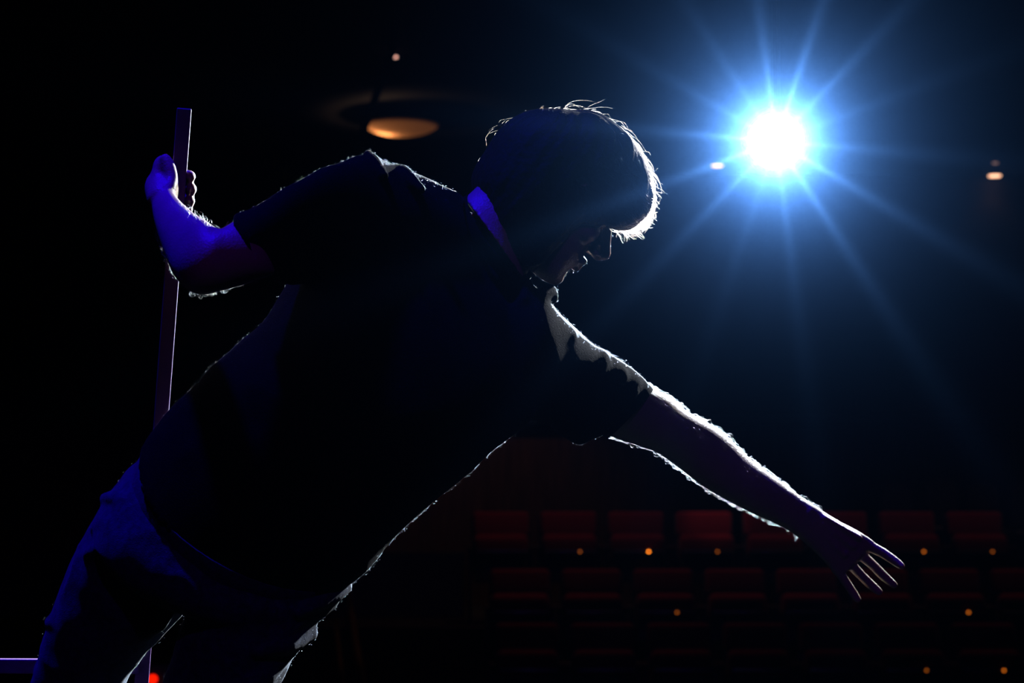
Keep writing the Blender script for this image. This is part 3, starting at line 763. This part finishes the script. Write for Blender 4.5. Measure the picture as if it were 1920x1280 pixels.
# ---- jeans
jf = []
def jfold(pts, r): jf.append(tube([P(*p) for p in pts], r, 4, 10))
jfold([(560, 1150, 2.47), (600, 1128, 2.50), (646, 1100, 2.555)], [0.006, 0.011, 0.010])
jfold([(520, 1190, 2.47), (565, 1160, 2.495), (618, 1133, 2.55)], [0.005, 0.011, 0.010])
jfold([(480, 1225, 2.46), (530, 1208, 2.48), (580, 1186, 2.545)], [0.006, 0.012, 0.011])
jfold([(450, 1290, 2.465), (490, 1268, 2.48), (532, 1244, 2.545)], [0.006, 0.011, 0.010])
jfold([(250, 950, 2.49), (215, 935, 2.51), (196, 932, 2.55)], [0.004, 0.007, 0.006])
jfold([(245, 1000, 2.485), (200, 985, 2.505), (176, 990, 2.55)], [0.004, 0.008, 0.006])
jfold([(220, 1040, 2.50), (175, 1035, 2.52), (150, 1045, 2.57)], [0.004, 0.007, 0.006])
jfold([(330, 1120, 2.50), (300, 1165, 2.52), (262, 1195, 2.56)], [0.006, 0.010, 0.007])
jfold([(140, 1190, 2.56), (105, 1170, 2.58), (92, 1165, 2.62)], [0.004, 0.008, 0.006])
jeans = fuse('jeans', [sections(PELVIS, 1, 1, 6, 2.15, seg=44), leg(LEG_R), leg(LEG_L)] + jf, 0.0040, 12, M['jeans'], person)
crumple(jeans, 0.0028, 0.07, (1.0, 1.0, 1.0), 9.0)
jeans['label'] = 'dark blue denim jeans'
MB().raw(ring_tube((265, 861), (651, 1093), 2.560, 0.120, 0.056, (0.003, 0.016))).build('waistband', M['jeans'], jeans)
for s, (x, y, D, r) in zip((1, 1), (LEG_R[-1], LEG_L[-1])):
    a = P(x, y, D); a = np.array((a[0], a[1], 0.0))
    sh = fuse('shoe', [tube([a + np.array((-0.005, -0.035, 0.055)), a + np.array((0.0, 0.02, 0.065)), a + np.array((0.01, 0.10, 0.050)), a + np.array((0.02, 0.19, 0.038))], [0.045, 0.048, 0.042, 0.032], 5, 20)], 0.004, 3, M['shoe'], person)
    so = MB(); so.box(tuple(a + np.array((0.012, 0.07, 0.011))), (0.086, 0.285, 0.022), 0.010, None, 3); so.build('sole', M['sole'], sh)

# ---- hair
OUT = [(893, 364), (889, 345), (892, 328), (902, 305), (915, 285), (928, 264), (945, 240), (966, 222), (992, 210), (1022, 203), (1050, 203), (1076, 207), (1100, 206), (1122, 213), (1140, 224), (1158, 240), (1176, 256),
       (1188, 275), (1196, 296), (1202, 314), (1212, 330), (1216, 350), (1222, 372), (1221, 392), (1210, 412), (1196, 426), (1178, 436), (1156, 437), (1140, 431), (1122, 420), (1104, 428), (1080, 424), (1058, 432), (1040, 452), (1020, 470), (1004, 490), (984, 500), (956, 494), (926, 468), (904, 428), (895, 394)]
OUT = np.array(OUT, float)
cc = np.array((1052.0, 325.0))
Oc = catmull(np.vstack([OUT, OUT[:1]]), 3)[:-1]
V, Fc = [], []
ts = np.linspace(-1, 1, 23); ts = np.sign(ts) * (1 - (1 - np.abs(ts)) ** 1.5)
dep = 0.098
for t_ in ts:
    k = max(0.02, (1 - abs(t_) ** 3.6) ** 0.42)
    for p in Oc:
        q = cc + (p - cc) * k
        fr = min(1.0, max(0.0, ((p - cc) @ np.array((0.82, 0.57)) - 60) / 110))
        if q[1] > 395: q = np.array((q[0], q[1] - (q[1] - 395) * 0.9 * abs(t_) ** 1.5 * fr))
        V.append(P(q[0], q[1], 2.725) + Hl * (t_ * dep * (1 - 0.34 * fr)))
n = len(Oc)
for i in range(len(ts) - 1):
    for j in range(n):
        q = (j + 1) % n; Fc.append((i * n + j, i * n + q, (i + 1) * n + q, (i + 1) * n + j))
V.append(P(cc[0], cc[1], 2.725) + Hl * (-dep * 1.0)); V.append(P(cc[0], cc[1], 2.725) + Hl * (dep * 1.0))
for j in range(n):
    q = (j + 1) % n; Fc.append((len(V) - 2, q, j)); Fc.append((len(V) - 1, (len(ts) - 1) * n + j, (len(ts) - 1) * n + q))
V = np.array(V)
c_ = V.mean(0); vol = sum(np.dot(V[f[0]] - c_, np.cross(V[f[1]] - c_, V[f[2]] - c_)) for f in Fc)
if vol < 0: Fc = [tuple(reversed(f)) for f in Fc]
hairmass = fuse('hair', [(V, Fc)], 0.0032, 5, M['hair_base'], person)
v0 = coords(hairmass)
c3 = P(cc[0], cc[1], 2.725)
# locks: ridges that run from the crown forward, so the surface reads as wavy tufts
nn = normals(hairmass); crown = hp(-0.045, 0.085)
dd = np.empty(len(v0), np.float32)
for i, p in enumerate(v0):
    r_ = Vector(p - crown); az = math.atan2(float(np.dot(p - crown, Hl)), float(np.dot(p - crown, Hf))); ln = r_.length
    x = noise.noise(Vector((az * 6.0, ln * 17.0, 1.7))) + 0.7 * noise.noise(Vector((az * 15.0, ln * 26.0, 5.1)))
    dd[i] = x
front = np.clip((v0 - HO) @ Hf / 0.10, -0.2, 1.0)
set_coords(hairmass, v0 + nn * (dd * (0.0020 + 0.0068 * np.clip(front, 0, 1) ** 1.5) - 0.001)[:, None])


def strands(name, roots, tangs, norms, lens, m, parent, rad, lift, curl, npt=9, sag=0.0, bend=0.0):
    n = len(roots); hcv = bpy.data.hair_curves.new(name); hcv.add_curves([npt] * n)
    pos = np.zeros((n, npt, 3)); s = np.linspace(0, 1, npt)
    bit = np.cross(norms, tangs)
    ph = RNG.uniform(0, 6.28, n); fr = RNG.uniform(2.5, 5.5, n); cu = curl * RNG.uniform(0.3, 1.2, n); lf = lift * RNG.uniform(0.2, 1.3, n)
    for k, t_ in enumerate(s):
        arch = 4 * t_ * (1 - t_)
        pos[:, k] = roots + tangs * (lens * t_)[:, None] + norms * (-(lens * t_) ** 2 / 0.19 * bend + lf * arch + cu * 0.5 * np.sin(fr * t_ + ph) * t_)[:, None] + bit * (cu * np.cos(fr * t_ + ph) * t_)[:, None] - np.array((0, 0, 1)) * sag * t_ * t_
    hcv.attributes['position'].data.foreach_set('vector', pos.astype(np.float32).ravel())
    ra = hcv.attributes.get('radius') or hcv.attributes.new('radius', 'FLOAT', 'POINT')
    ra.data.foreach_set('value', np.tile(rad * np.linspace(1, 0.35, npt), n).astype(np.float32))
    hcv.materials.append(m)
    o = bpy.data.objects.new(name, hcv); C.objects.link(o); o.parent = parent
    return o


def sample_surface(o, count, keep=None):
    me = o.data; nt_ = len(me.polygons)
    cen = np.empty(nt_ * 3, np.float32); me.polygons.foreach_get('center', cen); cen = cen.reshape(-1, 3)
    nor = np.empty(nt_ * 3, np.float32); me.polygons.foreach_get('normal', nor); nor = nor.reshape(-1, 3)
    idx = np.arange(nt_)
    if keep is not None: idx = idx[keep(cen, nor)]
    pick = RNG.choice(idx, count)
    return cen[pick].astype(float) + RNG.normal(0, 0.0012, (count, 3)), nor[pick].astype(float)


def flow_dir(p, n, jitter):
    d = p - crown + Hf * 0.02; d = d - n * np.sum(d * n, 1)[:, None]; d /= np.linalg.norm(d, axis=1)[:, None] + 1e-9
    d += RNG.normal(0, jitter, d.shape); d -= n * np.sum(d * n, 1)[:, None]; d /= np.linalg.norm(d, axis=1)[:, None] + 1e-9
    return d


rp_, rn_ = sample_surface(hairmass, 9000)
fr_ = np.clip((rp_ - HO) @ Hf / 0.11, 0, 1)
ok = RNG.random(len(rp_)) < 0.30 + 0.7 * fr_; rp_, rn_, fr_ = rp_[ok], rn_[ok], fr_[ok]
h1 = strands('hair_strands', rp_ - rn_ * 0.0015, flow_dir(rp_, rn_, 0.25), rn_, RNG.uniform(0.015, 0.035, len(rp_)) * (0.5 + 0.6 * fr_), M['hair'], hairmass, 0.00009, 0.0010 + 0.002 * fr_, 0.0008 + 0.003 * fr_, bend=0.8)
h1['kind'] = 'stuff'
rp_, rn_ = sample_surface(hairmass, 150, lambda c, n: ((c - HO) @ Hu > 0.02) | ((c - HO) @ Hf > 0.05))
h2 = strands('flyaway_hair', rp_, flow_dir(rp_, rn_, 0.7), rn_, RNG.uniform(0.02, 0.05, 150), M['hair'], hairmass, 0.00005, 0.007, 0.005)
# cotton lint on the shirt and jeans, catching the light from behind
M['lint'] = add_hair_mat('cotton_lint', (0.08, 0.10, 0.12), 0.35)
for cl, cnt in ((shirt, 28000), (jeans, 16000)):
    rp_, rn_ = sample_surface(cl, cnt)
    tg = RNG.normal(0, 1, rp_.shape); tg -= rn_ * np.sum(tg * rn_, 1)[:, None]; tg /= np.linalg.norm(tg, axis=1)[:, None]
    strands('cotton_lint', rp_, tg, rn_, RNG.uniform(0.001, 0.0026, cnt), M['lint'], cl, 0.00003, 0.0008, 0.0006, 4)['kind'] = 'stuff'
# peach fuzz on the face and neck
rp_, rn_ = sample_surface(person, 1500, lambda c, n: (np.linalg.norm(c - hp(0.06, -0.04), axis=1) < 0.11))
tg = np.tile(-Hu + 0.3 * Hf, (len(rp_), 1)) + RNG.normal(0, 0.4, rp_.shape); tg -= rn_ * np.sum(tg * rn_, 1)[:, None]; tg /= np.linalg.norm(tg, axis=1)[:, None]
strands('face_fuzz', rp_, tg, rn_, RNG.uniform(0.0015, 0.003, len(rp_)), M['fuzz'], person, 0.00002, 0.0008, 0.0003, 4)['kind'] = 'stuff'
# fine hair on the forearms
def arm_keep(c, n):
    dR = np.array([(P(1340, 850, 2.92)), (P(1300, 820, 2.89))]).mean(0)
    ax = P(1500, 965, 3.01) - P(1260, 800, 2.86); L_ = np.linalg.norm(ax); ax = ax / L_
    rel = c - P(1260, 800, 2.86); t_ = rel @ ax; dist = np.linalg.norm(rel - t_[:, None] * ax, axis=1)
    return (t_ > -0.10) & (t_ < L_ + 0.02) & (dist < 0.06)
rp_, rn_ = sample_surface(person, 2600, arm_keep)
axd = P(1500, 965, 3.01) - P(1260, 800, 2.86); axd /= np.linalg.norm(axd)
tg = np.tile(axd, (len(rp_), 1)) + RNG.normal(0, 0.35, rp_.shape); tg -= rn_ * np.sum(tg * rn_, 1)[:, None]; tg /= np.linalg.norm(tg, axis=1)[:, None]
strands('arm_hair', rp_, tg, rn_, RNG.uniform(0.006, 0.014, len(rp_)), M['fuzz'], person, 0.00004, 0.0035, 0.001, 6)
def arm_keep2(c, n):
    a, b = P(500, 470, 2.48), P(310, 400, 2.62)
    return (np.linalg.norm(c - P(420, 490, 2.45), axis=1) < 0.085) | (np.linalg.norm(c - P(350, 440, 2.52), axis=1) < 0.06)
rp_, rn_ = sample_surface(person, 1400, arm_keep2)
tg = np.tile((P(320, 400, 2.6) - P(420, 490, 2.45)), (len(rp_), 1)); tg = tg / np.linalg.norm(tg, axis=1)[:, None] + RNG.normal(0, 0.35, rp_.shape)
tg -= rn_ * np.sum(tg * rn_, 1)[:, None]; tg /= np.linalg.norm(tg, axis=1)[:, None]
strands('arm_hair', rp_, tg, rn_, RNG.uniform(0.005, 0.012, len(rp_)), M['fuzz'], person, 0.00004, 0.003, 0.001, 6)
